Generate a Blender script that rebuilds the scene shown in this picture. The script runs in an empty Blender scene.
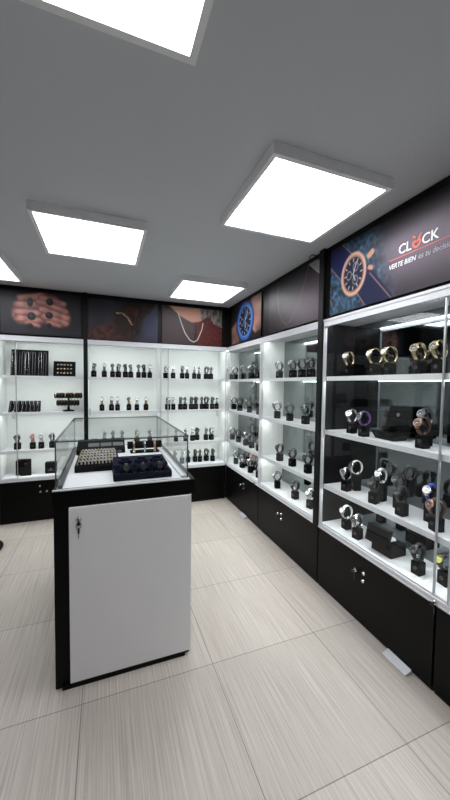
import bpy, bmesh, math, random
import numpy as np
from mathutils import Vector, Matrix
random.seed(7); rng = np.random.default_rng(5)
scn = bpy.context.scene
COL = scn.collection
PI = math.pi
# ------------------------------------------------------------------ room constants (metres)
XR, YB, ZC = 1.50, 3.89, 2.491          # front plane of right cases, front plane of back cases, ceiling
ZB, ZH = 0.446, 1.98                    # base cabinet top, display case top
DEPTH = 0.285
ZS = [1.568, 1.176, 0.771, 0.485]       # shelf tops, last one is the deck

# ------------------------------------------------------------------ materials
MATS = {}
def lin(c):
    c = np.asarray(c, float)
    return np.where(c <= 0.04045, c/12.92, ((c+0.055)/1.055)**2.4)
def mat(name, rgb, rough=0.5, metal=0.0, emit=0.0, var=0.06, scale=30, spec=0.5, coat=0.0):
    if name in MATS: return MATS[name]
    m = bpy.data.materials.new(name); m.use_nodes = True
    nt = m.node_tree; b = nt.nodes['Principled BSDF']
    c = lin(np.array(rgb)/255.0)
    tc = nt.nodes.new('ShaderNodeTexCoord'); n = nt.nodes.new('ShaderNodeTexNoise'); n.inputs['Scale'].default_value = scale
    nt.links.new(tc.outputs['Object'], n.inputs['Vector'])
    r = nt.nodes.new('ShaderNodeMixRGB'); r.inputs[1].default_value = (*(c*(1-var)), 1); r.inputs[2].default_value = (*np.minimum(c*(1+var), 1), 1)
    nt.links.new(n.outputs['Fac'], r.inputs[0]); nt.links.new(r.outputs[0], b.inputs['Base Color'])
    b.inputs['Roughness'].default_value = rough; b.inputs['Metallic'].default_value = metal
    b.inputs['Specular IOR Level'].default_value = spec; b.inputs['Coat Weight'].default_value = coat
    if emit:
        b.inputs['Emission Color'].default_value = (*c, 1); b.inputs['Emission Strength'].default_value = emit
    MATS[name] = m; return m
def glass_mat(name, tint, ior=1.45, graze=.6):
    m = bpy.data.materials.new(name); m.use_nodes = True; nt = m.node_tree
    nt.nodes.remove(nt.nodes['Principled BSDF']); out = nt.nodes['Material Output']
    t = nt.nodes.new('ShaderNodeBsdfTransparent'); t.inputs[0].default_value = (*tint, 1)
    g = nt.nodes.new('ShaderNodeBsdfGlossy'); g.inputs['Roughness'].default_value = 0.0
    # Schlick reflectance, equal from both sides of a thin pane
    r0 = ((ior-1)/(ior+1))**2
    ge = nt.nodes.new('ShaderNodeNewGeometry'); dt = nt.nodes.new('ShaderNodeVectorMath'); dt.operation = 'DOT_PRODUCT'
    nt.links.new(ge.outputs['Incoming'], dt.inputs[0]); nt.links.new(ge.outputs['Normal'], dt.inputs[1])
    def mth(op, a, b):
        q = nt.nodes.new('ShaderNodeMath'); q.operation = op
        for k, v in enumerate((a, b)):
            if v is None: continue
            if isinstance(v, (int, float)): q.inputs[k].default_value = v
            else: nt.links.new(v, q.inputs[k])
        return q.outputs[0]
    ab = mth('ABSOLUTE', dt.outputs['Value'], None); pw = mth('POWER', mth('SUBTRACT', 1.0, ab), 5.0)
    fr = mth('ADD', mth('MULTIPLY', pw, (1-r0)*graze), r0)
    x = nt.nodes.new('ShaderNodeMixShader')
    nt.links.new(fr, x.inputs[0]); nt.links.new(t.outputs[0], x.inputs[1]); nt.links.new(g.outputs[0], x.inputs[2])
    nt.links.new(x.outputs[0], out.inputs[0]); MATS[name] = m; return m
M_white = mat('white_laminate', (226,228,228), 0.35)
M_back = mat('white_back_panel', (243,246,244), 0.5, var=.02)
M_shelf = mat('white_shelf', (232,234,236), 0.3, var=.02)
M_black = mat('black_laminate', (5,5,5), 0.42, var=.1, spec=.14)
M_blackpost = mat('black_post_paint', (6,6,6), 0.45, spec=.2)
M_side_black = mat('charcoal_side_panel', (20,19,20), 0.4, spec=.2)
M_alu = mat('brushed_aluminium', (196,197,200), 0.32, 0.75, var=.08, scale=120)
M_alu_white = mat('white_aluminium', (212,214,217), 0.4, 0.15)
M_chrome = mat('chrome', (230,230,232), 0.12, 1.0)
M_key = mat('dark_key_metal', (58,58,60), .35, .6)
M_led = mat('led_strip_light', (249,255,252), emit=39.0)
M_led_r = mat('led_strip_light_dim', (246,252,255), emit=46.0)
M_panel = mat('ceiling_light_diffuser', (250,251,255), emit=11.5, var=0)
M_frame = mat('light_frame_faint_glow', (236,238,240), 0.5, 0.0, emit=.03)  # faint emission added to lighten the frame sides; the frame is no lamp
M_mirror = mat('tinted_mirror_glass', (150,157,158), 0.03, 1.0, var=.02, scale=3)
M_mirror2 = mat('dark_tinted_mirror_glass', (112,119,121), 0.03, 1.0, var=.02, scale=3)
M_blk_fabric = mat('black_velvet', (7,7,8), 0.9, scale=300, spec=.1)
M_blk_stand = mat('black_stand_leatherette', (8,8,9), 0.6, scale=200, spec=.08)
M_navy = mat('navy_velvet', (8,14,36), 0.95, scale=260, var=.25, spec=.2)
M_grey = mat('grey_card', (92,94,95), 0.6)
M_count = mat('white_counter_door', (238,238,240), 0.45, var=.02, scale=6)
M_glass = glass_mat('clear_glass', (.988,.993,.99), 1.3)
M_cglass = glass_mat('counter_glass', (.992,.997,.995), 1.3, .42)
M_gedge = mat('green_glass_edge', (74,90,87), 0.15)
M_gedge_l = mat('pale_glass_edge', (168,184,182), 0.15)
M_plastic = mat('white_plastic', (205,206,208), 0.4)
M_letter = mat('white_print', (236,236,236), 0.5, var=0)
M_red = mat('red_orange_print', (222,92,72), 0.5, var=0)
M_greyprint = mat('grey_print', (176,170,180), 0.5, var=0)
M_decal = mat('grey_decal', (40,46,48), 0.5, var=0)
COLORS = {'silver':(205,206,208,.25,1), 'gold':(206,188,150,.25,1), 'black':(20,20,22,.35,0), 'steel':(120,122,126,.3,1), 'brown':(74,44,28,.6,0),
          'blue':(30,48,140,.4,0), 'white':(235,235,235,.4,0), 'purple':(110,62,140,.45,0), 'rose gold':(186,146,126,.28,1), 'red':(176,40,52,.5,0),
          'dark blue':(18,26,60,.35,0), 'grey':(70,72,74,.4,0), 'pink':(214,130,140,.4,0), 'yellow':(176,178,84,.5,0), 'dark':(34,30,30,.3,.5)}
def cm(n):
    c = COLORS[n]; return mat('watch_' + n.replace(' ', '_'), c[:3], c[3], c[4], scale=90)

# ------------------------------------------------------------------ mesh builder
class MB:
    def __init__(s): s.v = []; s.f = []; s.mi = []
    def add(s, vs, fs, mi=0):
        o = len(s.v); s.v += [tuple(v) for v in vs]; s.f += [tuple(i+o for i in f) for f in fs]; s.mi += [mi]*len(fs); return s
    def box(s, x0, x1, y0, y1, z0, z1, mi=0, edge=None, b=0.0):
        if b:
            bm = bmesh.new(); bmesh.ops.create_cube(bm, size=1)
            for v in bm.verts: v.co = Vector(((x0+x1)/2+v.co.x*(x1-x0), (y0+y1)/2+v.co.y*(y1-y0), (z0+z1)/2+v.co.z*(z1-z0)))
            bmesh.ops.bevel(bm, geom=list(bm.edges), offset=b, segments=2, affect='EDGES'); bm.verts.index_update()
            s.add([v.co for v in bm.verts], [[v.index for v in f.verts] for f in bm.faces], mi); bm.free(); return s
        vs = [(x0,y0,z0),(x1,y0,z0),(x1,y1,z0),(x0,y1,z0),(x0,y0,z1),(x1,y0,z1),(x1,y1,z1),(x0,y1,z1)]
        return s.add(vs, [(0,3,2,1),(4,5,6,7),(0,1,5,4),(1,2,6,5),(2,3,7,6),(3,0,4,7)], mi)
    def loft(s, rings, cap=True, closed=True, mi=0):
        n = len(rings[0]); vs = [p for r in rings for p in r]; fs = []
        for i in range(len(rings)-1):
            for j in range(n if closed else n-1):
                k = (j+1) % n; fs.append((i*n+j, i*n+k, (i+1)*n+k, (i+1)*n+j))
        if cap: fs.append(tuple(reversed(range(n)))); fs.append(tuple(range((len(rings)-1)*n, len(rings)*n)))
        return s.add(vs, fs, mi)
    def lathe(s, c, axis, prof, n=20, mi=0, cap=True):
        a = Vector(axis).normalized(); u = a.orthogonal().normalized(); w = a.cross(u); c = Vector(c)
        return s.loft([[c+a*h+(u*math.cos(2*PI*j/n)+w*math.sin(2*PI*j/n))*r for j in range(n)] for r, h in prof], cap, True, mi)
    def tube(s, pts, r, n=6, closed=False, mi=0):
        pts = [Vector(p) for p in pts]; m = len(pts); rings = []
        ref = Vector((.12,.31,.94)).normalized()
        for i, p in enumerate(pts):
            t = (pts[(i+1) % m]-pts[i-1]) if closed else (pts[min(i+1,m-1)]-pts[max(i-1,0)])
            t.normalize(); u = t.cross(ref)
            if u.length < 1e-4: u = t.orthogonal()
            u.normalize(); w = t.cross(u)
            rings.append([p+(u*math.cos(2*PI*j/n)+w*math.sin(2*PI*j/n))*r for j in range(n)])
        if closed: rings.append(rings[0])
        return s.loft(rings, not closed, True, mi)
    def band(s, ptsi, ptso, w, closed=True, mi=0):
        """flat strap: inner and outer (y,z) outlines, w wide along x"""
        rings = [[(-w/2,a[0],a[1]),(w/2,a[0],a[1]),(w/2,b[0],b[1]),(-w/2,b[0],b[1])] for a, b in zip(ptsi, ptso)]
        if closed: rings.append(rings[0])
        return s.loft(rings, not closed, True, mi)
    def mesh(s, name, smooth=False):
        me = bpy.data.meshes.new(name); me.from_pydata(s.v, [], s.f); me.update()
        bm = bmesh.new(); bm.from_mesh(me); bmesh.ops.recalc_face_normals(bm, faces=bm.faces); bm.to_mesh(me); bm.free()
        if len(s.mi) == len(me.polygons): me.polygons.foreach_set('material_index', s.mi)
        if smooth: me.shade_smooth()
        return me
    def build(s, name, m, parent=None, loc=(0,0,0), rot=None, smooth=False, label=None):
        me = s.mesh(name, smooth)
        for k in (m if isinstance(m, (list, tuple)) else [m]): me.materials.append(k)
        return link(name, me, parent, loc, rot, label)
def link(name, me, parent=None, loc=(0,0,0), rot=None, label=None):
    o = bpy.data.objects.new(name, me); COL.objects.link(o); o.location = loc
    if rot is not None: o.rotation_euler = rot
    if parent is not None: o.parent = parent
    if label: o['label'] = label
    return o
def thing(name, label, cat, loc=(0,0,0), rotz=0.0, group=None):
    o = bpy.data.objects.new(name, None); COL.objects.link(o); o.location = loc; o.rotation_euler = (0,0,rotz); o.empty_display_size = .05
    return tag(o, label, cat, group)
def tag(o, label, cat, group=None):
    o['label'] = label; o['category'] = cat
    if group: o['group'] = group
    return o
def struct(name, mb, m):
    o = mb.build(name, m); o['kind'] = 'structure'; return o
def arc(cy, cz, ry, rz, a0, a1, n):
    return [(cy+ry*math.cos(a0+(a1-a0)*i/n), cz+rz*math.sin(a0+(a1-a0)*i/n)) for i in range(n+1)]

# ------------------------------------------------------------------ floor, walls, ceiling
def floor_mat():
    m = bpy.data.materials.new('grey_streaked_tile'); m.use_nodes = True; nt = m.node_tree; b = nt.nodes['Principled BSDF']; L = nt.links.new
    tc = nt.nodes.new('ShaderNodeTexCoord')
    mp = nt.nodes.new('ShaderNodeMapping'); mp.inputs['Location'].default_value = (.105, .37, 0); L(tc.outputs['Object'], mp.inputs[0])
    br = nt.nodes.new('ShaderNodeTexBrick'); br.offset = 0; br.squash = 1
    br.inputs['Scale'].default_value = 1; br.inputs['Brick Width'].default_value = .645; br.inputs['Row Height'].default_value = .645
    br.inputs['Mortar Size'].default_value = .0022; br.inputs['Mortar Smooth'].default_value = .2; br.inputs['Bias'].default_value = 0
    br.inputs['Color1'].default_value = (*lin(np.array((203,194,185))/255), 1); br.inputs['Color2'].default_value = (*lin(np.array((192,184,175))/255), 1)
    br.inputs['Mortar'].default_value = (*lin(np.array((138,132,125))/255), 1); L(mp.outputs[0], br.inputs['Vector'])
    m2 = nt.nodes.new('ShaderNodeMapping'); m2.inputs['Scale'].default_value = (150, 2.0, 1); L(tc.outputs['Object'], m2.inputs[0])
    n = nt.nodes.new('ShaderNodeTexNoise'); n.inputs['Scale'].default_value = 1; n.inputs['Detail'].default_value = 4; n.inputs['Roughness'].default_value = .65; L(m2.outputs[0], n.inputs['Vector'])
    rp = nt.nodes.new('ShaderNodeValToRGB'); rp.color_ramp.elements[0].position = .32; rp.color_ramp.elements[1].position = .68
    rp.color_ramp.elements[0].color = (.62,.60,.58,1); rp.color_ramp.elements[1].color = (1.1,1.1,1.1,1); L(n.outputs['Fac'], rp.inputs[0])
    mx = nt.nodes.new('ShaderNodeMixRGB'); mx.blend_type = 'MULTIPLY'; mx.inputs[0].default_value = .8; L(br.outputs['Color'], mx.inputs[1]); L(rp.outputs[0], mx.inputs[2])
    L(mx.outputs[0], b.inputs['Base Color']); b.inputs['Roughness'].default_value = .38; b.inputs['Specular IOR Level'].default_value = .35
    return m
X0, X1, Y0, Y1 = -1.93, XR+DEPTH+.03, -1.6, YB+DEPTH+.03
struct('floor', MB().box(X0-.1, X1+.1, Y0-.1, Y1+.1, -.08, 0), floor_mat())
M_ceil = mat('grey_white_ceiling_paint', (208,212,217), .75, var=.03, scale=2.5)
M_wall = mat('grey_wall_paint', (150,150,152), .8)
struct('ceiling', MB().box(X0-.1, X1+.1, Y0-.1, Y1+.1, ZC, ZC+.08), M_ceil)
struct('wall_back', MB().box(X0-.1, X1+.1, Y1, Y1+.1, 0, ZC), M_wall)
struct('wall_right', MB().box(X1, X1+.1, Y0-.1, Y1, 0, ZC), M_wall)
struct('wall_left', MB().box(X0-.1, X0, Y0-.1, Y1, 0, ZC), M_wall)
struct('wall_front', MB().box(X0, X1, Y0-.1, Y0, 0, ZC), M_wall)
# black fascia boards carrying the posters, and the black posts
struct('trim_1', MB().box(X0+.005, XR+.02, YB+.012, YB+.06, ZH+.002, ZC-.002), M_blackpost)
struct('trim_2', MB().box(XR+.012, XR+.06, -.02, YB+.01, ZH+.002, ZC-.002), M_blackpost)
struct('trim_3', MB().box(-.211, -.168, YB-.012, YB+.01, .002, ZC-.002), M_blackpost)
struct('trim_4', MB().box(XR-.013, XR+.01, 1.955, 2.008, ZB+.002, ZC-.002), M_blackpost)

# ------------------------------------------------------------------ ceiling light panels
S = .645
def light_panel(x, y, label):
    t = thing('ceiling_light', label, 'ceiling light', (x, y, ZC), group='square ceiling light panels')
    f = .022; h = -.05; e = MB()
    e.box(0, S, 0, f, h, -.001).box(0, S, S-f, S, h, -.001).box(0, f, f, S-f, h, -.001).box(S-f, S, f, S-f, h, -.001)
    e.build('light_frame', M_frame, t)
    MB().box(f, S-f, f, S-f, h+.006, h+.012).build('diffuser', M_panel, t)
light_panel(.648, 1.193, 'large square white light panel, near the right-wall sign')
light_panel(-.39, 2.06, 'square white light panel on the ceiling above the glass counter')
light_panel(.66, 2.895, 'square white light panel at the back corner of the ceiling')
light_panel(-.388, .323, 'square white light panel cut off by the top photo edge')
light_panel(-1.362, 2.92, 'square white light panel cut off at the left photo edge')

# ------------------------------------------------------------------ display cases and base cabinets
def lock(parent, x, y, z, key=False):
    l = MB().lathe((x,y,z), (0,-1,0), [(.012,0),(.012,.008),(.009,.012)], 14).build('lock', M_chrome, parent, smooth=False)
    MB().box(x-.0015, x+.0015, y-.0135, y-.0115, z-.006, z+.006).build('keyhole', M_black, l)
    if key:
        k = MB().lathe((x,y-.012,z), (0,-1,0), [(.004,0),(.004,.014)], 8)
        k.box(x-.009, x+.009, y-.030, y-.026, z-.012, z+.008, b=.001)
        k.box(x+.006, x+.014, y-.024, y-.021, z-.052, z-.010, b=.001)
        k.build('key', M_key, parent)
def base_cabinet(label, loc, rotz, w, d, doors, locks=(), keys=False):
    t = thing('base_cabinet', label, 'cabinet', loc, rotz, 'black base cabinets')
    MB().box(.001, w-.001, .018, d, 0.001, ZB-.001).build('carcass', M_black, t)
    xs = [0]+list(doors)+[w]
    for i in range(len(xs)-1):
        dr = MB().box(xs[i]+.003, xs[i+1]-.003, 0, .017, .025, ZB-.006, b=.0015).build('door', M_black, t)
    MB().box(.003, w-.003, .012, .0175, .001, .022).build('plinth', M_blackpost, t)
    for i, (lx, lz) in enumerate(locks): lock(t, lx, 0, lz, keys and i == 0)
    return t
def display_case(label, loc, rotz, w, splits, side_l, side_r, back, led, fx0=0.0, handles=(), shelf_m=None, keyz=None):
    t = thing('display_case', label, 'display case', loc, rotz, 'glass display cases')
    d = DEPTH; b = .012
    MB().box(.002, w-.002, d-.008, d-.001, ZB+.003, ZH-.003).build('back_panel', back, t)
    MB().box(.002, .012, .03, d-.009, ZB+.003, ZH-.003).build('side_panel', side_l, t)
    MB().box(w-.012, w-.002, .03, d-.009, ZB+.003, ZH-.003).build('side_panel', side_r, t)
    MB().box(.013, w-.013, .014, d-.009, ZB+.003, ZS[3]).build('deck', M_shelf, t)
    MB().box(.013, w-.013, .03, d-.009, ZH-.03, ZH-.003).build('top_panel', M_shelf, t)
    for z in ZS[:3]:
        MB().box(.013, w-.013, .031, d-.010, z-.022, z, b=.001).box(.013, w-.013, .025, .031, z-.030, z+.0005).build('shelf', shelf_m or M_shelf, t)
    for z in [ZH-.03]+[q-.022 for q in ZS[:3]]:
        MB().box(.03, w-.03, .040, .052, z-.004, z-.0005).build('light_strip', led, t)
    f = MB()
    f.box(fx0, w, .0, .028, ZH-.052, ZH-.001).box(fx0, w, -.004, .002, ZH-.016, ZH-.001)
    f.box(fx0, w, .0, .012, ZB+.001, ZB+.030).box(fx0, w, -.006, 0, ZB+.001, ZB+.008)
    f.box(fx0, fx0+.007, 0, .026, ZB+.03, ZH-.052).box(w-.007, w, 0, .026, ZB+.03, ZH-.052)
    f.build('case_frame', M_alu_white, t)
    xs = [fx0+.0075]+list(splits)+[w-.0075]
    for i in range(len(xs)-1):
        y = .006+.009*(i % 2)
        g = MB().box(xs[i], xs[i+1], y, y+.004, ZB+.031, ZH-.053).build('glass_door', M_glass, t)
        if i > 0:
            MB().box(xs[i]-.004, xs[i]+.004, y-.003, y+.0065, ZB+.031, ZH-.053).build('door_edge', M_alu, g)
        for hx, hz in handles:
            if xs[i] <= hx <= xs[i+1]:
                MB().box(hx-.011, hx+.011, y-.018, y-.001, hz-.04, hz+.04, b=.003).build('handle', M_plastic, g)
    if keyz:
        lock(t, keyz[0], 0, keyz[1], True)
    return t
RB = -PI/2
# back wall: x from -1.85 to 1.49
backs = [(-1.853, -1.025, 'outer left back'), (-1.022, -.2, 'left back'), (-.178, .638, 'middle back'), (.641, 1.485, 'right back')]
bl = {'outer left back':'white lit glass display case at the far left end of the back wall',
      'left back':'lit back-wall display case with necklace board, left of the black post',
      'middle back':'lit back-wall display case between black post and right back case',
      'right back':'lit back-wall display case beside the room corner, under chain portrait'}
cl = {'outer left back':'black base cabinet at the far left end of the back wall',
      'left back':'black base cabinet with three lock knobs left of the counter',
      'middle back':'black base cabinet on the back wall hidden behind the counter',
      'right back':'plain black base cabinet at the back wall beside the corner'}
for x0, x1, n in backs:
    w = x1-x0
    sp = {'left back':[.162], 'right back':[.09], 'middle back':[], 'outer left back':[w/2]}[n]
    hd = {'left back':[(.135,1.157)], 'middle back':[(.03,1.176)], 'right back':[(w-.12,1.135)], 'outer left back':[]}[n]
    display_case(bl[n], (x0, YB, 0), 0, w, sp, M_back, M_back, M_back, M_led, handles=hd)
    lk = {'left back':[(.37,.385),(.375,.32),(.436,.322)], 'right back':[], 'middle back':[(w-.13,.36),(w-.09,.33)], 'outer left back':[]}[n]
    base_cabinet(cl[n], (x0, YB, 0), 0, w, DEPTH, [], lk)
# right wall: local x runs from far to near
YF = YB+DEPTH
rights = [(YF-.002, 2.965, 'far right-wall'), (2.962, 2.01, 'middle right-wall'), (1.953, .1, 'nearest right-wall')]
rl = {'far right-wall':'lit right-wall glass case next to the corner, vertical lettering on its mirror',
      'middle right-wall':'lit right-wall glass case with white side and mirror, under the necklace poster',
      'nearest right-wall':'large near glass case with black side and watch boxes, under the shop sign'}
dl = {'far right-wall':'black base cabinet below the corner glass case, right wall',
      'middle right-wall':'black base cabinet with knob cluster, middle of the right wall',
      'nearest right-wall':'large black base cabinet with chrome locks nearest on the right',
      'end right-wall':'black base cabinet cut off by the right photo edge'}
for ya, yb, n in rights:
    w = ya-yb; far = n.startswith('far'); near = n.startswith('near'); end = n.startswith('end')
    sl = M_side_black if (near or end) else M_back
    display_case(rl[n], (XR, ya, 0), RB, w, [] if not near else [1.953-1.068, 1.953-.99],
                 sl, M_side_black if (near or end) else M_back, M_mirror2 if (near or end) else M_mirror, M_led_r if (near or end) else M_led,
                 fx0=(ya-YB) if far else 0, handles={'far right-wall':[(ya-YB+.035,1.16)], 'nearest right-wall':[(.03,1.165)]}.get(n, []),
                 keyz={'nearest right-wall':(1.953-1.045,ZB+.014), 'far right-wall':(w-.06,ZB+.014)}.get(n))
    if near: base_cabinet(dl['end right-wall'], (XR, 1.042, 0), RB, 1.042-.1, DEPTH, [])
    lk = {'far right-wall':[(ya-3.40,.335),(ya-3.33,.31),(ya-3.33,.36)], 'middle right-wall':[(ya-2.54,.32),(ya-2.48,.29),(ya-2.48,.335)],
          'nearest right-wall':[(ya-1.565,.33),(ya-1.495,.345),(ya-1.50,.295)]}[n]
    if far: base_cabinet(dl[n], (XR, YB-.001, 0), RB, YB-.001-yb, DEPTH, [], [(a-(ya-YB), z) for a, z in lk], True)
    else: base_cabinet(dl[n], (XR, ya, 0), RB, ya-1.046 if near else w+.052, DEPTH, [], lk, True)
# vertical lettering on the mirror of the corner case
def text_mesh(body, size, shear=0.0, bold=0.0, space=1.0):
    c = bpy.data.curves.new('lettering', 'FONT'); c.body = body; c.size = size; c.shear = shear; c.offset = bold; c.space_character = space
    c.resolution_u = 3; c.extrude = .0004
    o = bpy.data.objects.new('lettering', c); COL.objects.link(o)
    dg = bpy.context.evaluated_depsgraph_get(); me = bpy.data.meshes.new_from_object(o.evaluated_get(dg))
    bpy.data.objects.remove(o); bpy.data.curves.remove(c); return me
def place_text(me, m, M, parent=None, name='lettering', width=None):
    if width:
        xs = [v.co.x for v in me.vertices]; k = width/(max(xs)-min(xs)); x0 = min(xs)
        for v in me.vertices: v.co.x = (v.co.x-x0)*k
    me.materials.clear(); me.materials.append(m); me.transform(M)
    return link(name, me, parent)
far_case = [o for o in COL.objects if o.get('label') == rl['far right-wall']][0]
me = text_mesh('CON CASIO', .205, bold=.004)
# reads upwards on the mirror: text x -> z, text y -> -local x
Mt = Matrix(((0,-1,0,0),(0,0,-1,0),(1,0,0,0),(0,0,0,1)))
place_text(me, M_decal, Matrix.Translation((YF-3.635, DEPTH-.0095, .72))@Mt, far_case, 'lettering', 1.08)

# ------------------------------------------------------------------ posters (printed pictures painted as vertex colours)
def print_mat():
    m = bpy.data.materials.new('printed_poster'); m.use_nodes = True; nt = m.node_tree; b = nt.nodes['Principled BSDF']
    a = nt.nodes.new('ShaderNodeAttribute'); a.attribute_name = 'print'; nt.links.new(a.outputs['Color'], b.inputs['Base Color'])
    b.inputs['Roughness'].default_value = .42; b.inputs['Specular IOR Level'].default_value = .22; return m
M_print = print_mat()
def ss(e0, e1, x): t = np.clip((x-e0)/(e1-e0), 0, 1); return t*t*(3-2*t)
def noise(U, V, f, seed):
    r = np.random.default_rng(seed); g = r.random((64, 64)); x = (U*f) % 63; y = (V*f) % 63
    i = x.astype(int); j = y.astype(int); a = ss(0,1,x-i); c = ss(0,1,y-j)
    return (g[i,j]*(1-a)+g[i+1,j]*a)*(1-c)+(g[i,j+1]*(1-a)+g[i+1,j+1]*a)*c
class Art:
    gain = .84
    def __init__(s, W, H, res):
        s.W, s.H = W, H; s.nx, s.ny = int(W/res), int(H/res)
        s.U, s.V = np.meshgrid(np.linspace(0, W/H, s.nx), np.linspace(0, 1, s.ny), indexing='ij')
        s.C = np.zeros((s.nx, s.ny, 3))
    def fill(s, c): s.C[:] = c
    def put(s, d, c, soft=.012, a=1.0):
        k = (1-ss(-soft, soft, d))*a; s.C = s.C*(1-k[...,None])+np.asarray(c, float)*k[...,None] if not callable(c) else s.C*(1-k[...,None])+c(s.U, s.V)*k[...,None]
    def seg(s, a, b, ra, rb=None):
        rb = ra if rb is None else rb; px, py = s.U-a[0], s.V-a[1]; dx, dy = b[0]-a[0], b[1]-a[1]
        h = np.clip((px*dx+py*dy)/(dx*dx+dy*dy), 0, 1); return np.hypot(px-dx*h, py-dy*h)-(ra+(rb-ra)*h)
    def ell(s, c, rx, ry, rot=0.):
        px, py = s.U-c[0], s.V-c[1]; q, w = math.cos(rot), math.sin(rot); x, y = px*q+py*w, -px*w+py*q
        return (np.hypot(x/rx, y/ry)-1)*min(rx, ry)
    def poly(s, pts):
        inside = np.zeros(s.U.shape, bool); d = np.full(s.U.shape, 9.)
        for i in range(len(pts)):
            a, b = pts[i-1], pts[i]; d = np.minimum(d, s.seg(a, b, 0))
            cond = (a[1] > s.V) != (b[1] > s.V)
            xx = a[0]+(s.V-a[1])*(b[0]-a[0])/((b[1]-a[1]) or 1e-9); inside ^= cond & (s.U < xx)
        return np.where(inside, -d, d)
    def path(s, pts, r):
        d = np.full(s.U.shape, 9.)
        for a, b in zip(pts[:-1], pts[1:]): d = np.minimum(d, s.seg(a, b, r))
        return d
    def build(s, name, label, loc, rotz):
        t = thing(name, label, 'poster', loc, rotz, 'posters above the display cases')
        W, H = s.W, s.H; xs = np.linspace(0, W, s.nx); zs = np.linspace(0, H, s.ny)
        vs = [(x, -.004, z) for x in xs for z in zs]; ny = s.ny
        fs = [(i*ny+j, (i+1)*ny+j, (i+1)*ny+j+1, i*ny+j+1) for i in range(s.nx-1) for j in range(ny-1)]
        me = bpy.data.meshes.new('printed_picture'); me.from_pydata(vs, [], fs)
        at = me.color_attributes.new('print', 'FLOAT_COLOR', 'POINT')
        c = np.ones((len(vs), 4), np.float32); c[:, :3] = lin(np.clip(s.C.reshape(-1, 3)*s.gain, 0, 255)/255)
        at.data.foreach_set('color', c.ravel()); me.materials.append(M_print); link('printed_picture', me, t)
        MB().box(0, W, -.0035, .011, 0, H).build('backing_board', M_blackpost, t)
        return t
def art_hands():
    A = Art(.742, .447, .0042); w = A.W/A.H; A.C[:] = np.array((47,46,52))+(A.V[...,None]-.5)*np.array((-8,-8,-6))
    A.C += (noise(A.U, A.V, 3, 1)[...,None]-.5)*10
    sk, dk, li = np.array((180,122,112.)), np.array((74,42,40.)), np.array((226,170,156.))
    A.put(A.poly([(.17*w,.58),(.25*w,.86),(.4*w,.97),(.52*w,1.02),(.68*w,.95),(.8*w,.68),(.83*w,.34),(.74*w,.2),(.6*w,.22),(.5*w,.28),(.38*w,.2),(.2*w,.3),(.15*w,.42)]), lambda U,V: (sk*.62)*(1+.5*(noise(U,V,9,4)[...,None]-.5)), .03)
    A.put(A.ell((.27*w,.5),.26,.21,1.2), lambda U,V: sk*(.72+.5*noise(U,V,8,21)[...,None]), .05)
    A.put(A.ell((.74*w,.47),.26,.2,-1.2), lambda U,V: sk*(.66+.5*noise(U,V,8,22)[...,None]), .05)
    F = [((.24,.82),(.5,.9),.085),((.78,.75),(.5,.86),.075),((.2,.66),(.54,.7),.09),((.8,.58),(.46,.76),.07),((.2,.5),(.52,.5),.085),((.82,.42),(.5,.6),.08),((.2,.36),(.5,.33),.08),((.8,.3),(.52,.44),.08),((.3,.26),(.46,.2),.05),((.72,.24),(.56,.3),.055)]
    for a, b, r in F:
        a = (a[0]*w, a[1]); b = (b[0]*w, b[1])
        A.put(A.seg(a, b, r*1.05), dk, .03, .75); d = A.seg((a[0], a[1]+.012), (b[0], b[1]+.012), r*.82)
        A.put(d, lambda U,V: sk*(.7+.55*noise(U,V,10,31)[...,None]), .04); A.put(A.seg((a[0]*.97+.03, a[1]+.03), b if False else (b[0]*.9+.1*a[0], b[1]+.03), r*.3), li, .05, .55)
    for x, y, rx, ry in [(.355,.74,.06,.1),(.6,.79,.075,.085),(.37,.42,.085,.09),(.59,.47,.08,.075),(.35,.2,.06,.06),(.59,.24,.045,.055)]:
        A.put(A.ell((x*w, y), rx, ry), (28,27,30), .015); A.put(A.ell((x*w-.01, y+.02), rx*.45, ry*.4), (84,88,94), .03, .7)
    return A
def art_bracelet():
    A = Art(.76, .447, .0042); w = A.W/A.H
    A.fill((46,44,52)); A.C += ss(.65*w,.85*w,A.U)[...,None]*np.array((16,20,36)); A.C += (noise(A.U, A.V, 4, 2)[...,None]-.5)*14
    A.put(A.poly([(.55*w,1.02),(.98*w,1.02),(.9*w,.78),(.78*w,.6),(.72*w,.2),(.6*w,.0),(.3*w,-.02),(.36*w,.5)]), lambda U,V: np.array((40,27,26.))*(.6+.9*noise(U,V,26,3)[...,None]), .03)
    A.put(A.poly([(-.02,-.02),(-.02,.22),(.2*w,.36),(.36*w,.46),(.5*w,.78),(.62*w,.9),(.72*w,.8),(.66*w,.5),(.6*w,.12),(.5*w,-.02)]), lambda U,V: np.array((84,44,38.))*(.45+.8*noise(U,V,13,8)[...,None]), .04)
    A.put(A.ell((.48*w,.36),.16,.3,.3), (44,30,28), .05, .85)
    A.put(A.path([(.38*w,.66),(.46*w,.68),(.54*w,.58),(.6*w,.42),(.62*w,.3)], .045), (30,24,22), .02)
    A.put(A.path([(.39*w,.68),(.47*w,.69),(.55*w,.59),(.61*w,.42)], .022), lambda U,V: np.array((176,150,112.))*(.55+.8*noise(U,V,60,5)[...,None]), .012)
    return A
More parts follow.
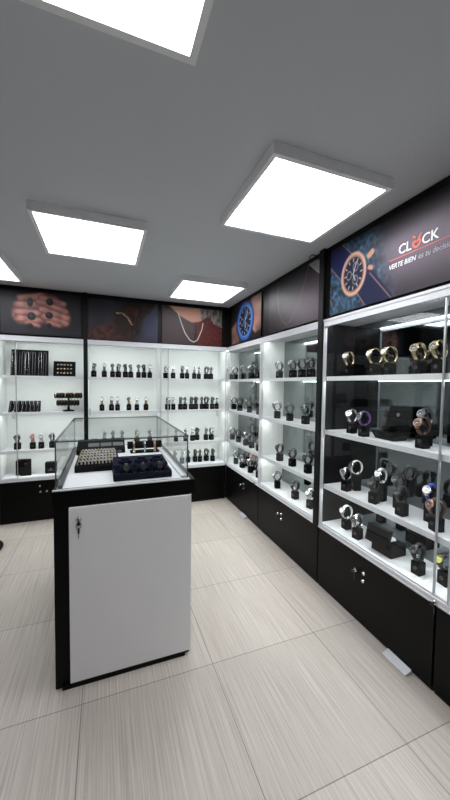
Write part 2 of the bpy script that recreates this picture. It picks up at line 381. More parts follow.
def art_neck():
    A = Art(.762, .45, .0042); w = A.W/A.H
    A.C[:] = np.array((134,128,122.))*(.55+.8*noise(A.U*2.2, A.V*.8, 14, 9)[...,None])
    A.put(A.poly([(.1*w,1.03),(.62*w,1.03),(.66*w,.5),(.45*w,.4),(.2*w,.55)]), lambda U,V: np.array((196,146,124.))*(.75+.4*V[...,None]), .03)
    A.put(A.poly([(-.02,1.02),(.1*w,1.02),(.22*w,.84),(.32*w,.72),(.48*w,.6),(.56*w,.62),(.56*w,-.02),(-.02,-.02)]), (72,58,60), .02)
    A.put(A.poly([(.52*w,-.02),(.54*w,.6),(.64*w,.66),(.76*w,.8),(.86*w,.6),(1.02*w,.5),(1.02*w,-.02)]), lambda U,V: np.array((92,42,38.))*(.85+.3*noise(U,V,30,4)[...,None]), .02)
    A.put(A.poly([(.52*w,.0),(.54*w,.6),(.56*w,.4),(.55*w,.0)]), (50,30,30), .03)
    A.put(A.path([(.25*w,.86),(.3*w,.6),(.37*w,.3),(.45*w,.12),(.52*w,.07),(.58*w,.14),(.65*w,.42),(.67*w,.6)], .011), (226,222,216), .008)
    return A
def watch_art(A, c, R, rx, ring, rim, dial, marks, rot):
    A.put(A.ell(c, R*rx, R), ring, .02); A.put(A.ell(c, R*.86*rx, R*.86), rim, .012); A.put(A.ell(c, R*.76*rx, R*.76), dial, .012)
    for k in range(12):
        a = k*PI/6; p = [(c[0]+R*q*rx*math.sin(a), c[1]+R*q*math.cos(a)) for q in (.58,.7)]; A.put(A.seg(p[0], p[1], R*.028), marks, .008)
    for q in [(-.33,0),(.18,-.3),(.18,.3)]:
        A.put(np.abs(A.ell((c[0]+R*q[0]*rx, c[1]+R*q[1]), R*.19*rx, R*.19))-R*.02, marks, .01, .8)
    for a, l in ((rot,.5),(rot+2.2,.36)): A.put(A.seg(c, (c[0]+R*l*rx*math.sin(a), c[1]+R*l*math.cos(a)), R*.03), marks, .008)
def art_bluewatch():
    A = Art(.81, .45, .0042); w = A.W/A.H; A.C[:] = np.array((26,22,26.)); 
    A.put(A.poly([(.02,.0),(.0,.45),(.22*w,.6),(.3*w,.3),(.3*w,-.02)]), lambda U,V: np.array((150,108,96.))*(.6+.5*noise(U,V,5,3)[...,None]), .05)
    A.put(A.poly([(.5*w,.8),(.72*w,1.02),(1.02*w,1.02),(1.02*w,.2),(.84*w,.12),(.7*w,.3)]), lambda U,V: np.array((168,122,108.))*(.6+.5*noise(U,V,5,6)[...,None]), .05)
    A.put(A.poly([(.3*w,.95),(.6*w,1.02),(.75*w,.1),(.4*w,-.02)]), (22,40,84), .05)
    A.put(A.ell((.5*w,.5),.53,.52), (24,44,92), .03); watch_art(A, (.5*w,.5), .47, 1.0, (52,92,160), (84,128,190), (14,18,36), (150,176,214), .6)
    return A
def art_necklace():
    A = Art(.775, .45, .0042); w = A.W/A.H
    k = .8*ss(.0,.9,1-np.hypot((A.U-.78*w)/1.25, (A.V-.28)/.75))
    A.C[:] = np.array((34,28,33.))+k[...,None]*np.array((96,84,92.))
    A.put(A.path([(.22*w,.98),(.2*w,.7),(.24*w,.4),(.32*w,.18),(.42*w,.08),(.52*w,.16),(.64*w,.4),(.76*w,.75),(.82*w,1.0)], .005), (150,118,92), .008)
    A.put(A.poly([(.8*w,1.01),(1.01*w,1.01),(1.01*w,.72)]), (150,150,152), .01); A.put(A.seg((.84*w,.97),(1.*w,.74),.006), (210,210,210), .012)
    return A
def art_sign():
    A = Art(1.74, .445, .0042); w = A.W/A.H
    g = ss(.25,1.25,A.U-.35*(A.V-.5)) * (1-ss(.62,.98,A.V-.10*(A.U-1.4)))
    A.C[:] = np.array((30,27,32.))+g[...,None]*np.array((84,73,84.)); A.C *= (1-.45*(1-ss(.0,.42,A.V)))[...,None]
    bl = (1-ss(.7,1.25,A.U+.25*(A.V-.5)))
    tex = lambda: np.array((52,84,110.))*(.35+1.0*noise(A.U,A.V,22,11)[...,None])*(.7+.6*noise(A.U+.3*A.V,A.V*.4+.2*A.U,40,12)[...,None])
    A.C = A.C*(1-bl[...,None])+tex()*bl[...,None]
    c = (.49,.50)
    A.put(A.seg((-.02,1.02),(.36,.62),.17,.19), (20,30,74), .02); A.put(A.seg((.58,.5),(1.0,-.06),.17,.2), (18,25,62), .02)
    for s_, a, b in ((1,(.13,1.13),(.5,.75)),(-1,(-.12,.86),(.26,.46)),(1,(.8,.42),(1.18,-.02)),(-1,(.52,.28),(.8,-.08))): A.put(A.seg(a,b,.007), (196,140,120), .006, .8)
    A.put(A.seg((.78,.66),(.83,.69),.04), (206,150,122), .01); A.put(A.seg((.79,.5),(.83,.48),.03), (206,150,122), .01)
    watch_art(A, c, .31, .80, (222,178,154), (178,128,106), (20,24,46), (206,198,200), .45)
    return A
art_hands().build('poster', 'poster of clasped tattooless fists wearing dark rings, above left back case'.replace('tattooless ', ''), (-.98, YB, 2.0), 0)
art_bracelet().build('poster', 'dark poster of a forearm wearing a beaded bracelet', (-.160, YB, 1.992), 0)
art_neck().build('poster', 'poster of a neck with silver chain over a brown sweater', (.65, YB, 1.99), 0)
art_bluewatch().build('poster', 'poster of a round blue watch on a wrist, beside the corner', (XR, 3.765, 1.995), RB)
art_necklace().build('poster', 'dark poster of a thin gold necklace, top corner peeling', (XR, 2.785, 1.995), RB)
sg = art_sign().build('shop_sign', 'long dark sign with blue strapped watch picture and shop lettering', (XR, 1.887, 1.995), RB)
sg['category'] = 'sign'; del sg['group']
def sign_text(body, y0, y1, z, size, m, shear=0, bold=0.0):
    me = text_mesh(body, size, shear, bold)
    Mx = Matrix(((1,0,0,0),(0,0,-1,0),(0,1,0,0),(0,0,0,1)))
    return place_text(me, m, Matrix.Translation((1.887-y0, -.0055, z-1.995))@Mx, sg, 'lettering', y0-y1)
sign_text('CL', 1.328, 1.252, 2.214, .070, M_letter, bold=.0008)
sign_text('CK', 1.192, 1.104, 2.214, .070, M_letter, bold=.0008)
sign_text('VERTE BIEN', 1.387, 1.222, 2.150, .036, M_letter, .2, .0004)
sign_text('es tu decisión', 1.208, 1.025, 2.150, .040, M_greyprint, .15)
e = MB(); ec = (1.887-1.222, 2.239-1.995)
def ring2(cx, cz, r0, r1, a0, a1, n=24):
    vs, fs = [], []
    for i in range(n+1):
        a = a0+(a1-a0)*i/n
        for r in (r0, r1):
            for y in (-.0062, -.0048): vs.append((cx+r*math.cos(a), y, cz+r*math.sin(a)))
    for i in range(n):
        o = i*4; fs += [(o,o+4,o+6,o+2),(o+1,o+3,o+7,o+5),(o,o+1,o+5,o+4),(o+2,o+6,o+7,o+3)]
    return vs, fs
e.add(*ring2(ec[0], ec[1]-.004, .014, .025, 2.5, 2.5+5.0))
def bar(mb, a, b, r, y0=-.0064, y1=-.0048):
    d = Vector((b[0]-a[0], b[1]-a[1])).normalized(); n_ = Vector((-d.y, d.x))*r
    p = [(a[0]+n_.x,a[1]+n_.y),(a[0]-n_.x,a[1]-n_.y),(b[0]-n_.x,b[1]-n_.y),(b[0]+n_.x,b[1]+n_.y)]
    mb.add([(x,y0,z) for x, z in p]+[(x,y1,z) for x, z in p], [(0,1,2,3),(7,6,5,4),(0,4,5,1),(1,5,6,2),(2,6,7,3),(3,7,4,0)])
bar(e, (ec[0]-.012, ec[1]+.012), (ec[0], ec[1]-.004), .005); bar(e, (ec[0]-.002, ec[1]-.004), (ec[0]+.026, ec[1]+.036), .005); bar(e, (ec[0]-.022, ec[1]+.036), (ec[0]-.006, ec[1]+.024), .005)
e.build('emblem', M_red, sg)
rl_ = MB(); rl_.box(1.887-1.389, 1.887-.99, -.006, -.0048, 2.197-1.995, 2.201-1.995); rl_.build('red_line', M_red, sg)
# loose black cable by the ceiling over the necklace poster
cab = MB().tube([(XR-.004,2.13,ZC-.03),(XR-.03,2.11,ZC-.012),(XR-.035,2.07,ZC-.010),(XR-.02,2.03,ZC-.03),(XR-.006,2.022,ZC-.06)], .004, 6).build('cable', M_blackpost, smooth=True)
tag(cab, 'short loop of loose black cable by ceiling above necklace poster', 'cable')

# ------------------------------------------------------------------ watches on cube stands
N = 30
def loop_pts(ry, rz): return [(ry*math.cos(2*PI*i/N), rz*math.sin(2*PI*i/N)) for i in range(N)]
TILT = math.radians(24); DV = Vector((0, -math.cos(TILT), math.sin(TILT)))
def P(d): return Vector((0,0,.0))+DV*d
strap_me = MB().band(loop_pts(.0345,.0385), loop_pts(.0385,.0425), .019).mesh('strap')
case_me = MB().lathe(P(.034), DV, [(.014,0),(.0195,.002),(.021,.005),(.021,.009),(.0185,.0115)], 24).box(-.010,.010,-.0385,-.033,.026,.032).box(-.010,.010,-.042,-.038,-.010,-.004).mesh('watch_case')
dial_me = MB().lathe(P(.0451), DV, [(.0168,0),(.0168,.0009)], 24).mesh('dial')
hands_mb = MB(); uu = Vector((1,0,0)); vv = DV.cross(uu)*-1
def flat(mb, a, b, r, h):
    A_ = P(h)+uu*a[0]+vv*a[1]; B_ = P(h)+uu*b[0]+vv*b[1]; d = (B_-A_).normalized(); n_ = d.cross(DV)*r
    mb.add([A_+n_, A_-n_, B_-n_, B_+n_], [(0,1,2,3)])
flat(hands_mb, (0,0), (.0085,.0055), .0009, .0466); flat(hands_mb, (0,0), (-.006,.011), .0007, .0467)
for k in range(12):
    a = k*PI/6; flat(hands_mb, (.0125*math.sin(a), .0125*math.cos(a)), (.0155*math.sin(a), .0155*math.cos(a)), .0008, .0465)
hands_me = hands_mb.mesh('hands')
crown_me = MB().lathe(P(.041)+uu*.0205, uu, [(.0028,0),(.0028,.0045),(.002,.0052)], 10).mesh('crown')
def block_me(h):
    return MB().box(-.026,.026,-.026,.026,0,h,b=.0025).mesh('block')
def clip_me(h):
    m = MB(); a0, a1 = math.radians(-55), math.radians(235)
    m.band(arc(0,h+.0425,.0285,.032,a0,a1,24), arc(0,h+.0425,.031,.0345,a0,a1,24), .014, False)
    for sx in (-1, 1):
        for sy in (-1, 1):
            a, b = sorted((sx*.0142, sx*.0158)); m.box(a, b, sy*.0165-.002, sy*.0165+.002, h-.001, h+.0185)
            a, b = sorted((sx*.0060, sx*.0150)); m.box(a, b, sy*.0165-.0015, sy*.0165+.0015, h+.0155, h+.0185)
    return m.mesh('clip')
emb_me = MB().tube([(.0075*math.cos(2*PI*k/16),-.0264,.038+.0075*math.sin(2*PI*k/16)) for k in range(16)], .0011, 6, True).mesh('emblem')
STAND = {}
for key, h in (('low', .070), ('tall', .112)): STAND[key] = (block_me(h), clip_me(h), h)
for me_ in (strap_me, case_me, dial_me, hands_me, crown_me, emb_me): me_.materials.append(M_blk_stand)
strap_me.shade_smooth()
for k in STAND:
    for q in STAND[k][:2]: q.materials.append(M_blk_stand)
emb_me.materials[0] = mat('grey_emblem', (120,120,124), .35, .6)
def part(name, me, m, parent):
    o = link(name, me, parent); o.material_slots[0].link = 'OBJECT'; o.material_slots[0].material = m; return o
ORD = ['leftmost','second from left','third from left','fourth from left','fifth from left','sixth from left','seventh from left','eighth from left','ninth from left','tenth from left']
SHELF = ['top shelf','second shelf','third shelf','bottom deck']
def strap_word(s): return 'bracelet' if s in ('silver','gold','steel','rose gold') else 'strap'
def put_watch(x, y, z, rz, spec, place, kind='low', row='', sc=1.1):
    s, c, d = spec
    st = thing('watch_stand', f'black cube watch stand, {row}{place}', 'stand', (x, y, z+.0008), rz, 'black watch stands in the display cases')
    b_, cl_, h = STAND[kind]
    part('block', b_, M_blk_stand, st); part('clip', cl_, M_blk_stand, st); link('emblem', emb_me, st)
    w = thing('watch', f'{s} {"" if s==d else d+"-dial "}watch, {row}{place}', 'watch', (x, y, z+h+.0425*sc+.0018), rz, 'watches in the display cases')
    k = random.uniform(.92, 1.08); w.scale = (1.0+(sc-1)*.7, sc, sc)
    part('strap', strap_me, cm(s), w); part('watch_case', case_me, cm(c), w); part('dial', dial_me, cm(d), w)
    hd = 'white' if d in ('black','dark blue','blue','dark','brown','grey') else 'black'
    part('hands', hands_me, cm(hd), w); part('crown', crown_me, cm(c), w)
T = dict(s=('silver','silver','white'), k=('black','black','black'), b=('silver','silver','black'), g=('gold','gold','white'), G=('gold','gold','black'),
         t=('steel','steel','black'), w=('white','silver','white'), n=('brown','gold','white'), u=('silver','silver','dark blue'), m=('black','silver','white'),
         p=('purple','silver','black'), r=('rose gold','rose gold','pink'), j=('blue','silver','white'), x=('brown','rose gold','brown'), q=('black','gold','black'), d=('dark','steel','black'), y=('black','black','yellow'), v=('white','silver','black'))
def back_row(xs, sh, codes, cab, y=4.02, ys=None):
    for i, (x, c) in enumerate(zip(xs, codes)):
        yy = y+random.uniform(-.02, .02)
        put_watch(x, yy, ZS[sh], random.uniform(-.35,.35), T[c], f'{ORD[i]} on {SHELF[sh]} of {cab} case')
def right_row(ys, sh, codes, cab, x=1.60, kind='low', row=''):
    for i, (yv, c) in enumerate(zip(ys, codes)):
        put_watch(x if not isinstance(x, (list, tuple)) else x[i], yv, ZS[sh], RB+random.uniform(-.3,.3), T[c], f'{ORD[i]} on {SHELF[sh]} of {cab} case', kind, row, (1.2 if sh == 0 else 1.14) if cab.startswith('nearest') else 1.1)
back_row([-.879,-.733,-.651,-.544], 2, 'urwb', 'left back')
back_row([-.111,.003,.095,.158,.24,.303,.392,.455,.526], 0, 'bstbtbtks', 'middle back')
back_row([-.024,.082,.149,.28,.371,.479], 1, 'ggsGwg', 'middle back')
back_row([-.001,.099,.2,.374,.529], 2, 'bktgb', 'middle back')
back_row([.726,.812,.926,.991,1.085,1.155,1.254,1.32], 0, 'wwtsbbtu', 'right back')
back_row([.748,.816,.908,.970,1.052,1.114,1.196,1.258,1.336,1.402], 1, 'wwtbtkkktb', 'right back')
back_row([.853,.976,1.066,1.136,1.251,1.324], 2, 'bbwkbs', 'right back')
back_row([.84,.931,1.02,1.114,1.176,1.268,1.347], 3, 'tbkkkkk', 'right back')
right_row([4.04,3.87,3.607,3.379,3.186], 0, 'tsbsk', 'far right-wall')
right_row([3.903,3.66,3.42,3.17], 1, 'sdqk', 'far right-wall', x=[1.60,1.58,1.60,1.6])
right_row([3.942,3.736,3.503,3.347,3.165], 2, 'stbtk', 'far right-wall')
right_row([3.774,3.566,3.331,3.118], 3, 'stbk', 'far right-wall', x=1.585)
right_row([3.62,3.42,3.22], 3, 'trk', 'far right-wall', x=1.67, kind='tall', row='rear, ')
right_row([2.744,2.505,2.363,2.234], 0, 'btkk', 'middle right-wall')
right_row([2.754,2.527,2.281], 1, 'btt', 'middle right-wall', x=1.59)
right_row([2.689,2.467,2.23], 2, 'kkk', 'middle right-wall', x=1.59)
right_row([2.741,2.425,2.196], 3, 'mkw', 'middle right-wall', x=1.60)
right_row([1.804,1.572,1.458,1.268,1.155], 0, 'gggGG', 'nearest right-wall', x=1.605)
right_row([1.751,1.209], 1, 'sx', 'nearest right-wall', x=[1.6,1.58])
right_row([1.765,1.518,1.318,1.115], 2, 'bkkx', 'nearest right-wall', x=1.58)
right_row([1.754,1.535,1.40,1.20], 2, 'vwkj', 'nearest right-wall', x=1.655, kind='tall', row='rear, ')
right_row([1.79,1.646,1.215,1.098], 3, 'wbky', 'nearest right-wall', x=[1.615,1.58,1.595,1.64])
right_row([1.255], 1, 't', 'nearest right-wall', x=1.66, kind='tall', row='rear, ')
# purple watch standing in front of the open box: on a small cuff of its own
put_watch(1.572, 1.612, ZS[1], RB-.1, T['p'], 'left of the open box in the nearest right-wall case', 'low')

# ------------------------------------------------------------------ watch boxes
def frustum(x0,x1,y0,y1,z0,z1,t):
    return [(x0+t,y0+t,z0),(x1-t,y0+t,z0),(x1-t,y1-t,z0),(x0+t,y1-t,z0),(x0,y0,z1),(x1,y0,z1),(x1,y1,z1),(x0,y1,z1)]
CUBEF = [(0,3,2,1),(4,5,6,7),(0,1,5,4),(1,2,6,5),(2,3,7,6),(3,0,4,7)]
bx = thing('watch_box', 'open black chamfered watch box on second shelf of nearest right-wall case', 'watch box', (1.582, 1.572, ZS[1]+.0008), RB-.06)
M_box = mat('black_box_leatherette', (9,9,10), .5, scale=150, spec=.08)
MB().add(frustum(0,.18,.005,.145,.0005,.05,.02), CUBEF).build('box_base', M_box, bx)
MB().add([(0.006,.118,.052),(.174,.118,.052),(.18,.128,.11),(.165,.142,.205),(.015,.142,.205),(0,.128,.11),
          (0.006,.136,.050),(.174,.136,.050),(.18,.148,.108),(.165,.160,.200),(.015,.160,.200),(0,.148,.108)],
         [(0,1,2,3,4,5),(11,10,9,8,7,6)]+[(i,(i+1)%6,(i+1)%6+6,i+6) for i in range(6)]).build('lid', M_box, bx)
MB().lathe((.09,.130,.15), (0,-.98,.15), [(.012,0),(.012,.002)], 16).build('emblem', mat('grey_emblem', (70,70,72)), bx)
MB().box(.05,.13,.03,.10,.05,.085,b=.012).build('cushion', M_blk_fabric, bx)
bx2 = thing('watch_box', 'open black watch box with lid up, bottom deck of nearest right-wall case', 'watch box', (1.568, 1.535, ZS[3]+.0008), RB+.02)
MB().box(.02,.165,0,.125,0,.072,b=.002).build('box_base', M_box, bx2)
MB().add([(0,-.035,.060),(.15,-.035,.060),(.15,-.012,.162),(0,-.012,.162),(0,-.003,.060),(.15,-.003,.060),(.15,.03,.155),(0,.03,.155)], CUBEF).build('lid', M_box, bx2)
MB().box(.06,.125,.035,.1,.07,.092,b=.012).build('cushion', mat('white_cushion', (222,222,222), .7), bx2)

# ------------------------------------------------------------------ left back case: boards, ramps, bar, boxes
def lean_board(w, h, d, lean): return [(0,0,0),(w,0,0),(w,d,0),(0,d,0),(0,lean,h),(w,lean,h),(w,lean+d*.5,h),(0,lean+d*.5,h)]
nb = MB().add(lean_board(.352,.285,.05,.07), CUBEF).build('necklace_board', M_blk_fabric, loc=(-.932,4.0,ZS[0]+.0008))
tag(nb, 'tall black velvet necklace board leaning on top shelf of left back case', 'display board')
for i, x in enumerate([.025,.068,.115,.15,.19,.215,.275,.32]):
    wch = .026; pts = []
    for k in range(13):
        a = k/12; zz = .262 if 0 else 0
    z0, z1 = .008, .262
    def yb(z): return .07*z/.285-.003
    pts = [(x-wch/2,yb(z0),z0),(x-wch/2,yb(.13),.13),(x-wch/2,yb(.245),.245),(x-wch/4,yb(z1),z1),(x+wch/4,yb(z1),z1),(x+wch/2,yb(.245),.245),(x+wch/2,yb(.13),.13),(x+wch/2,yb(z0),z0)]
    c = MB().tube(pts, .0017, 6).build('necklace', cm('steel' if i % 3 else 'silver'), loc=(-.932,4.0,ZS[0]))
    tag(c, f'{ORD[i]} chain necklace looped over the tall black board', 'necklace', 'chains on the necklace board')
pb = MB().add(lean_board(.222,.170,.045,.05), CUBEF).build('jewelry_board', M_blk_fabric, loc=(-.526,4.0,ZS[0]+.0008))
tag(pb, 'small black jewelry board with gold pendants beside the necklace board', 'display board')
for r in range(3):
    for c in range(5):
        x = .045+c*.033; z = .04+r*.045; y = .05*z/.17-.002
        o = MB().lathe((0,0,0), (0,-1,.3), [(.008,0),(.0105,.003),(.006,.006)], 10).build('pendant', cm('gold' if (r+c) % 3 else 'silver'), loc=(-.526+x, 4.0+y, ZS[0]+z))
        tag(o, 'tiny round metal pendant pinned on the small black jewelry board', 'pendant', 'pendants on the jewelry board')
for i in range(8):
    x = -.955+i*.0375
    r_ = MB().add([(0,0,0),(.026,0,0),(.026,.10,0),(0,.10,0),(0.008,.045,.118),(.034,.045,.118),(.034,.075,.118),(0.008,.075,.118)], CUBEF).build('bracelet_ramp', M_blk_fabric, loc=(x,3.985,ZS[1]+.0008))
    tag(r_, f'{ORD[i]} slanted black bracelet ramp on second shelf of left back case', 'stand', 'black bracelet ramps')
    b_ = MB().tube([(.013,-.003,.004),(.016,.015,.045),(.020,.038,.105),(.021,.045,.121),(.021,.060,.122)], .0026, 6).build('bracelet', cm('silver' if i % 2 else 'steel'), loc=(x,3.985,ZS[1]))
    tag(b_, f'chain bracelet laid down the {ORD[i]} black ramp, left back case', 'bracelet', 'bracelets on the ramps')
tb = thing('bracelet_bar', 'two-tier black bracelet bar on second shelf of left back case', 'stand', (-.378,4.03,ZS[1]+.0008))
MB().lathe((0,0,0),(0,0,1),[(.062,0),(.062,.008),(.05,.014),(.016,.02)],20).build('base', M_blk_fabric, tb)
MB().lathe((0,0,.018),(0,0,1),[(.014,0),(.011,.05),(.011,.17)],12).build('post', M_blk_fabric, tb)
MB().lathe((-.142,-.004,.178),(1,0,0),[(.026,0),(.029,.004),(.029,.28),(.026,.284)],16).build('upper_bar', M_blk_fabric, tb)
MB().lathe((-.115,-.055,.098),(1,0,0),[(.026,0),(.029,.004),(.029,.226),(.026,.23)],16).box(-.012,.012,-.055,-.005,.090,.106).build('lower_bar', M_blk_fabric, tb)
for i in range(9):
    x = -.124+i*.031
    o = MB().tube([(0,.0345*math.cos(2*PI*k/16),.0345*math.sin(2*PI*k/16)) for k in range(16)], .0045, 6, True).build('bracelet', cm(['gold','black','brown'][i % 3]), loc=(-.378+x,4.026,ZS[1]+.178))
    tag(o, f'bracelet {ORD[i]} on upper tier of the two-tier black bar', 'bracelet', 'bracelets on the upper bar')
for i in range(7):
    x = -.096+i*.032
    o = MB().tube([(0,.0345*math.cos(2*PI*k/16),.0345*math.sin(2*PI*k/16)) for k in range(16)], .0048, 6, True).build('bracelet', cm('brown' if i % 2 else 'black'), loc=(-.378+x,3.975,ZS[1]+.098))
    tag(o, f'bracelet {ORD[i]} on lower tier of the two-tier black bar', 'bracelet', 'bracelets on the lower bar')
gb = thing('gift_box', 'tall black gift box standing open on bottom deck of left back case', 'box', (-.9,3.975,ZS[3]+.0008))
MB().box(0,.10,.03,.12,0,.16,b=.003).build('box_base', M_box, gb); MB().add([(.052,-.005,0),(.152,-.005,0),(.152,.02,0),(.052,.02,0),(.055,.005,.178),(.152,.005,.178),(.152,.024,.178),(.055,.024,.178)], CUBEF).build('lid', M_box, gb)
MB().lathe((.1,.0035,.125),(0,-1,0),[(.011,0),(.011,.0015)],12).build('emblem', M_grey, gb)
gb2 = thing('gift_box', 'small black gift box with grey emblem on deck beside the counter glass', 'box', (-.618,3.985,ZS[3]+.0008))
MB().box(0,.115,0,.07,0,.125,b=.006).build('box_base', M_box, gb2)
e2 = MB().lathe((.058,-.0005,.055),(0,-1,0),[(.010,0),(.010,.0012)],12); e2.box(.034,.084,-.0014,0,.034,.040); e2.build('emblem', M_grey, gb2)

# ------------------------------------------------------------------ centre counter
CX0, CX1, CY0, CY1, CZ = -.232, .466, 1.683, 2.83, .985
ct = thing('display_counter', 'black and white glass-topped jewelry counter standing mid-floor', 'counter', (0,0,0))
MB().box(CX0+.004,CX1-.026,CY0,CY1-.02,.001,.904,b=.002).build('body', M_black, ct)
dr = MB().box(-.161,CX1-.027,CY0-.017,CY0-.0005,.026,.900,b=.0015).build('door', M_count, ct, label='white front door of the counter')
MB().box(-.197,.413,CY0-.017,CY0-.0005,.001,.024).build('plinth', M_black, ct)
MB().box(CX1-.0255,CX1-.012,CY0+.03,CY1-.03,.026,.900,b=.0015).build('side_panel', M_count, ct, label='white side panel of the counter')
l = MB().lathe((-.117,CY0-.0175,.842),(0,-1,0),[(.013,0),(.013,.007),(.010,.011)],16).build('lock', M_chrome, dr)
k = MB().box(-.119,-.115,CY0-.042,CY0-.028,.833,.851,b=.001); k.lathe((-.117,CY0-.034,.826),(0,-1,0),[(.009,-.002),(.009,.002)],14)
k.tube([(-.117+.012*math.sin(a),CY0-.032,.815+.012*math.cos(a)) for a in np.linspace(0,2*PI,15)[:-1]], .0014, 5, True)
k.box(-.121,-.113,CY0-.036,CY0-.029,.778,.803,b=.002).box(-.119,-.116,CY0-.034,CY0-.031,.755,.780); k.build('key', M_key, dr)
tp = MB(); tp.box(CX0,CX1,CY0-.006,CY0+.03,.905,CZ-.003,b=.002).box(CX0,CX1,CY1-.03,CY1,.905,CZ-.003,b=.002).box(CX0,CX0+.016,CY0+.03,CY1-.03,.905,CZ-.003).box(CX1-.03,CX1,CY0+.03,CY1-.03,.905,CZ-.003)
tp.build('top_frame', M_black, ct)
MB().box(CX0+.016,CX1-.030,CY0+.012,CY1-.03,.906,CZ).build('inner_deck', M_shelf, ct)
MB().box(CX0,CX1-.03,CY0-.004,CY0+.012,CZ-.0029,CZ+.002).build('edge_trim', M_alu_white, ct)
GX0, GX1, GY0, GY1, GZ = -.222, .430, 1.70, 2.79, 1.213
def pane(name, b, axis):
    m = MB().box(*b); me = m.mesh(name)
    for p in me.polygons: p.material_index = 0 if abs(p.normal[axis]) > .5 else 1
    me.materials.append(M_cglass); me.materials.append(M_gedge); return link(name, me, ct)
pane('front_pane', (GX0,GX1,GY0,GY0+.006,CZ+.002,GZ), 1)
pane('side_pane', (GX0,GX0+.006,GY0+.007,GY1-.007,CZ+.001,GZ), 0)
pane('side_pane', (GX1-.006,GX1,GY0+.007,GY1-.007,CZ+.001,GZ), 0)
pane('back_pane', (GX0,GX1,GY1-.006,GY1,CZ+.002,GZ), 1)
pane('top_pane', (GX0-.002,GX1+.002,GY0-.002,GY1+.002,GZ+.0005,GZ+.0075), 2)
rz_ = MB(); rz_.box(GX0+.010,GX0+.030,GY0+.012,GY1-.06,CZ+.0005,CZ+.016); rz_.build('rail', mat('dark_aluminium', (96,98,100), .35, .7), ct)
rz_ = MB(); rz_.box(GX1-.034,GX1-.012,GY0+.012,GY1-.06,CZ+.0005,CZ+.012); rz_.build('rail', M_alu_white, ct)
# ring tray with rings
tz = CZ+.001
tr = thing('ring_tray', 'black slotted ring tray full of rings inside the glass counter', 'tray', (-.16,1.985,tz))
TW, TD = .245, .43
fr = MB(); fr.box(0,TW,0,.012,0,.036,b=.002).box(0,TW,TD-.012,TD,0,.040,b=.002).box(0,.012,.012,TD-.012,0,.038,b=.002).box(TW-.012,TW,.012,TD-.012,0,.038,b=.002); fr.build('tray_frame', M_blk_stand, tr)
fo = MB(); fo.box(.0125,TW-.0125,.0125,TD-.0125,0.001,.020)
for r in range(5): fo.tube([(.013,.05+r*.082,.022),(TW-.013,.05+r*.082,.022)], .012, 8)
fo.build('foam_pad', M_blk_fabric, tr)
RM = [mat('ring_silver', (226,224,218), .4, .25), mat('ring_silver', (226,224,218)), mat('ring_gold', (208,184,142), .4, .25), mat('ring_white_gold', (214,206,192), .4, .25)]
ring_pts = [(.0125*math.cos(2*PI*k/14), 0, .0125*math.sin(2*PI*k/14)) for k in range(14)]
ring_me = MB().tube(ring_pts, .0030, 6, True).lathe((0,0,.0125),(0,0,1),[(.004,-.001),(.0075,.003),(.004,.007)],8).mesh('ring', True); ring_me.materials.append(M_chrome)
for r in range(5):
    for c in range(11):
        o = link('ring', ring_me, None, (-.16+.024+c*.0195, 1.985+.05+r*.082+.004, tz+.040), (0,0,random.uniform(-.12,.12)))
        o.material_slots[0].link = 'OBJECT'; o.material_slots[0].material = random.choice(RM)
        o.rotation_euler[0] = -.12
        tag(o, 'small shiny finger ring standing in rows in the black counter tray', 'ring', 'rings in the counter tray')
# long black compartment case behind
cb = thing('jewelry_tray', 'long black compartment tray with grey cards behind the ring tray', 'tray', (-.185,2.47,tz))
MB().add([(0,0,0),(.33,0,0),(.33,.17,0),(0,.17,0),(0,.0,.03),(.33,.0,.03),(.33,.17,.085),(0,.17,.085)], CUBEF).build('tray_body', M_blk_stand, cb)
cd = MB()
for i in range(3):
    x0 = .075+i*.085; cd.add([(x0,.05,.0465),(x0+.075,.05,.0465),(x0+.075,.10,.0627),(x0,.10,.0627),(x0,.05,.0487),(x0+.075,.05,.0487),(x0+.075,.10,.0649),(x0,.10,.0649)], CUBEF)
cd.build('card', M_grey, cb)
tg = MB().box(.275,.305,-.0015,0,.006,.022); tg.build('name_plate', M_grey, cb)
# bracelet bar inside the counter
bb = thing('bracelet_bar', 'black padded bracelet bar holding gold bracelets inside the glass counter', 'stand', (.16,2.46,tz))
MB().lathe((0,0,.055),(1,0,0),[(.024,0),(.028,.004),(.028,.246),(.024,.25)],18).build('roll', M_blk_fabric, bb, smooth=False)
MB().box(.02,.23,-.04,.04,0,.012,b=.003).box(.035,.05,-.01,.01,.012,.03).box(.2,.215,-.01,.01,.012,.03).build('base', M_blk_fabric, bb)
for i, (x, c, dz) in enumerate([(.045,'gold',0),(.122,'silver',0),(.195,'rose gold',0)]):
    pts = [(0,-.031*math.cos(a)*.98,.055+.031*math.sin(a)) for a in np.linspace(PI*.9, .0, 9)]
    pts = pts+[(0,-.033,.04),(0,-.034,.02),(0,-.040,.005)]
    o = MB().band([(p[1],p[2]) for p in pts], [(p[1]*1.09-.001,p[2]+.003) for p in pts], .014, False).build('bracelet', cm(c), loc=(.16+x,2.46,tz))
    tag(o, f'{["left gold","middle silver","right rose gold"][i]} bracelet draped over the padded bar in the counter', 'bracelet', 'bracelets on the counter bar')
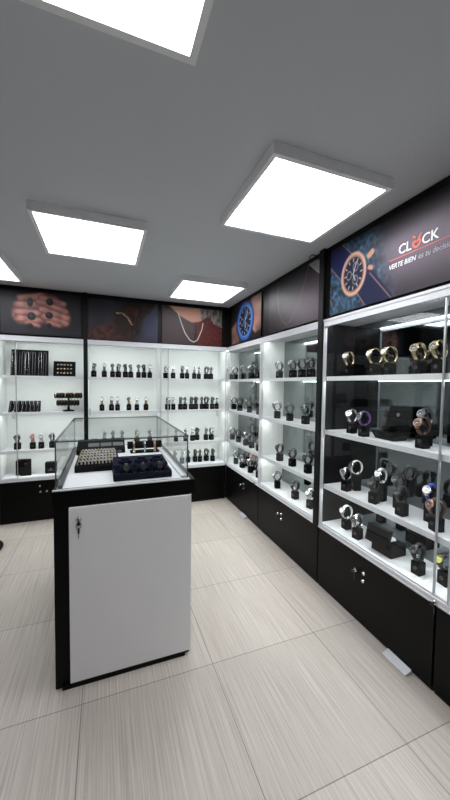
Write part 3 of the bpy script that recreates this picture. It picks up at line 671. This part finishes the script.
# navy velvet display with three dark watches
nv = thing('watch_display', 'stepped navy blue velvet display block at the front of the counter', 'stand', (.043,1.745,tz+.0006))
nb_ = MB(); nb_.box(0,.308,0,.30,0,.012,b=.003).box(0,.308,0,.014,.008,.034,b=.004)
nb_.add([(0,.115,.008),(.308,.115,.008),(.308,.30,.008),(0,.30,.008),(0.003,.125,.052),(.305,.125,.052),(.302,.297,.066),(.006,.297,.066)], CUBEF)
nb_.box(0,.012,.01,.13,.008,.040,b=.004).box(.296,.308,.01,.13,.008,.040,b=.004).build('base', M_navy, nv)
for x in (.067,.157,.245):
    MB().lathe((x-.034,.062,.046),(1,0,0),[(.017,0),(.021,.005),(.021,.063),(.017,.068)],16).box(x-.034,x-.024,.045,.079,.008,.046,b=.003).box(x+.024,x+.034,.045,.079,.008,.046,b=.003).build('cushion', M_navy, nv)
    MB().box(x-.036,x+.036,.13,.19,.045,.088,b=.014).build('cushion', M_navy, nv)
for i, (x, y, z, s, c, d) in enumerate([(.067,.062,.046,'black','black','black'),(.157,.062,.046,'black','dark','black'),(.245,.062,.046,'dark','dark','black')]):
    w = thing('watch', f'{["left","middle","right"][i]} dark watch resting on the navy velvet display in the counter', 'watch', (.043+x,1.745+y,tz+z), 0, 'watches on the navy display'); w.scale = (.76, .76, .76)
    part('strap', strap_me, cm(s), w); part('watch_case', case_me, cm(c), w); part('dial', dial_me, cm(d), w); part('hands', hands_me, cm('grey'), w); part('crown', crown_me, cm(c), w)

# ------------------------------------------------------------------ floor plates, stool
for y0, lab in ((1.302,'flat silver plate on the floor below the nearest right cabinet'),(3.361,'small white plate on the floor below the corner cabinet')):
    o = MB().add([(0,-.045,0),(.15,-.045,0),(.15,-.001,0),(0,-.001,0),(0,-.045,.006),(.15,-.045,.006),(.15,-.001,.022),(0,-.001,.022)], CUBEF).build('floor_plate', mat('plate_white_metal', (202,204,208), .35, .3), loc=(XR-.002,y0,.0005), rot=(0,0,RB))
    tag(o, lab, 'floor plate')
stl = thing('bar_stool', 'black stool with flared round foot at the left photo edge', 'stool', (-1.055,3.34,0))
MB().lathe((0,0,.001),(0,0,1),[(.18,0),(.195,.008),(.195,.022),(.18,.034),(.13,.05),(.10,.09),(.065,.16),(.045,.26),(.035,.36)],32).build('foot', M_black, stl, smooth=False)
MB().lathe((0,0,.36),(0,0,1),[(.033,0),(.033,.12)],20).build('post', M_chrome, stl)
MB().lathe((0,0,.48),(0,0,1),[(.15,0),(.17,.01),(.17,.05),(.14,.07),(.05,.075)],32).build('seat', M_blk_stand, stl)

# ------------------------------------------------------------------ camera, world, view
cam = bpy.data.cameras.new('camera'); co = bpy.data.objects.new('camera', cam); COL.objects.link(co); scn.camera = co
f, yaw, pitch, roll = 320.6, .3610, .0478, .0129
fw = Vector((math.sin(yaw)*math.cos(pitch), math.cos(yaw)*math.cos(pitch), -math.sin(pitch)))
rt = Vector((math.cos(yaw), -math.sin(yaw), 0)); up = rt.cross(fw)
r2 = rt*math.cos(roll)+up*math.sin(roll); u2 = -rt*math.sin(roll)+up*math.cos(roll)
co.matrix_world = Matrix(((r2.x,u2.x,-fw.x,0),(r2.y,u2.y,-fw.y,0),(r2.z,u2.z,-fw.z,1.5),(0,0,0,1)))
cam.sensor_fit = 'VERTICAL'; cam.sensor_height = 24; cam.lens = f/800*24; cam.clip_start = .02
w = bpy.data.worlds.new('world'); scn.world = w; w.use_nodes = True
w.node_tree.nodes['Background'].inputs[0].default_value = (.5,.52,.55,1); w.node_tree.nodes['Background'].inputs[1].default_value = .1
scn.cycles.max_bounces = 10; scn.cycles.diffuse_bounces = 5; scn.cycles.glossy_bounces = 6; scn.cycles.transparent_max_bounces = 32
scn.cycles.sample_clamp_indirect = 4.0; scn.cycles.caustics_reflective = False
scn.view_settings.view_transform = 'Standard'; scn.view_settings.look = 'None'; scn.view_settings.exposure = 0.0
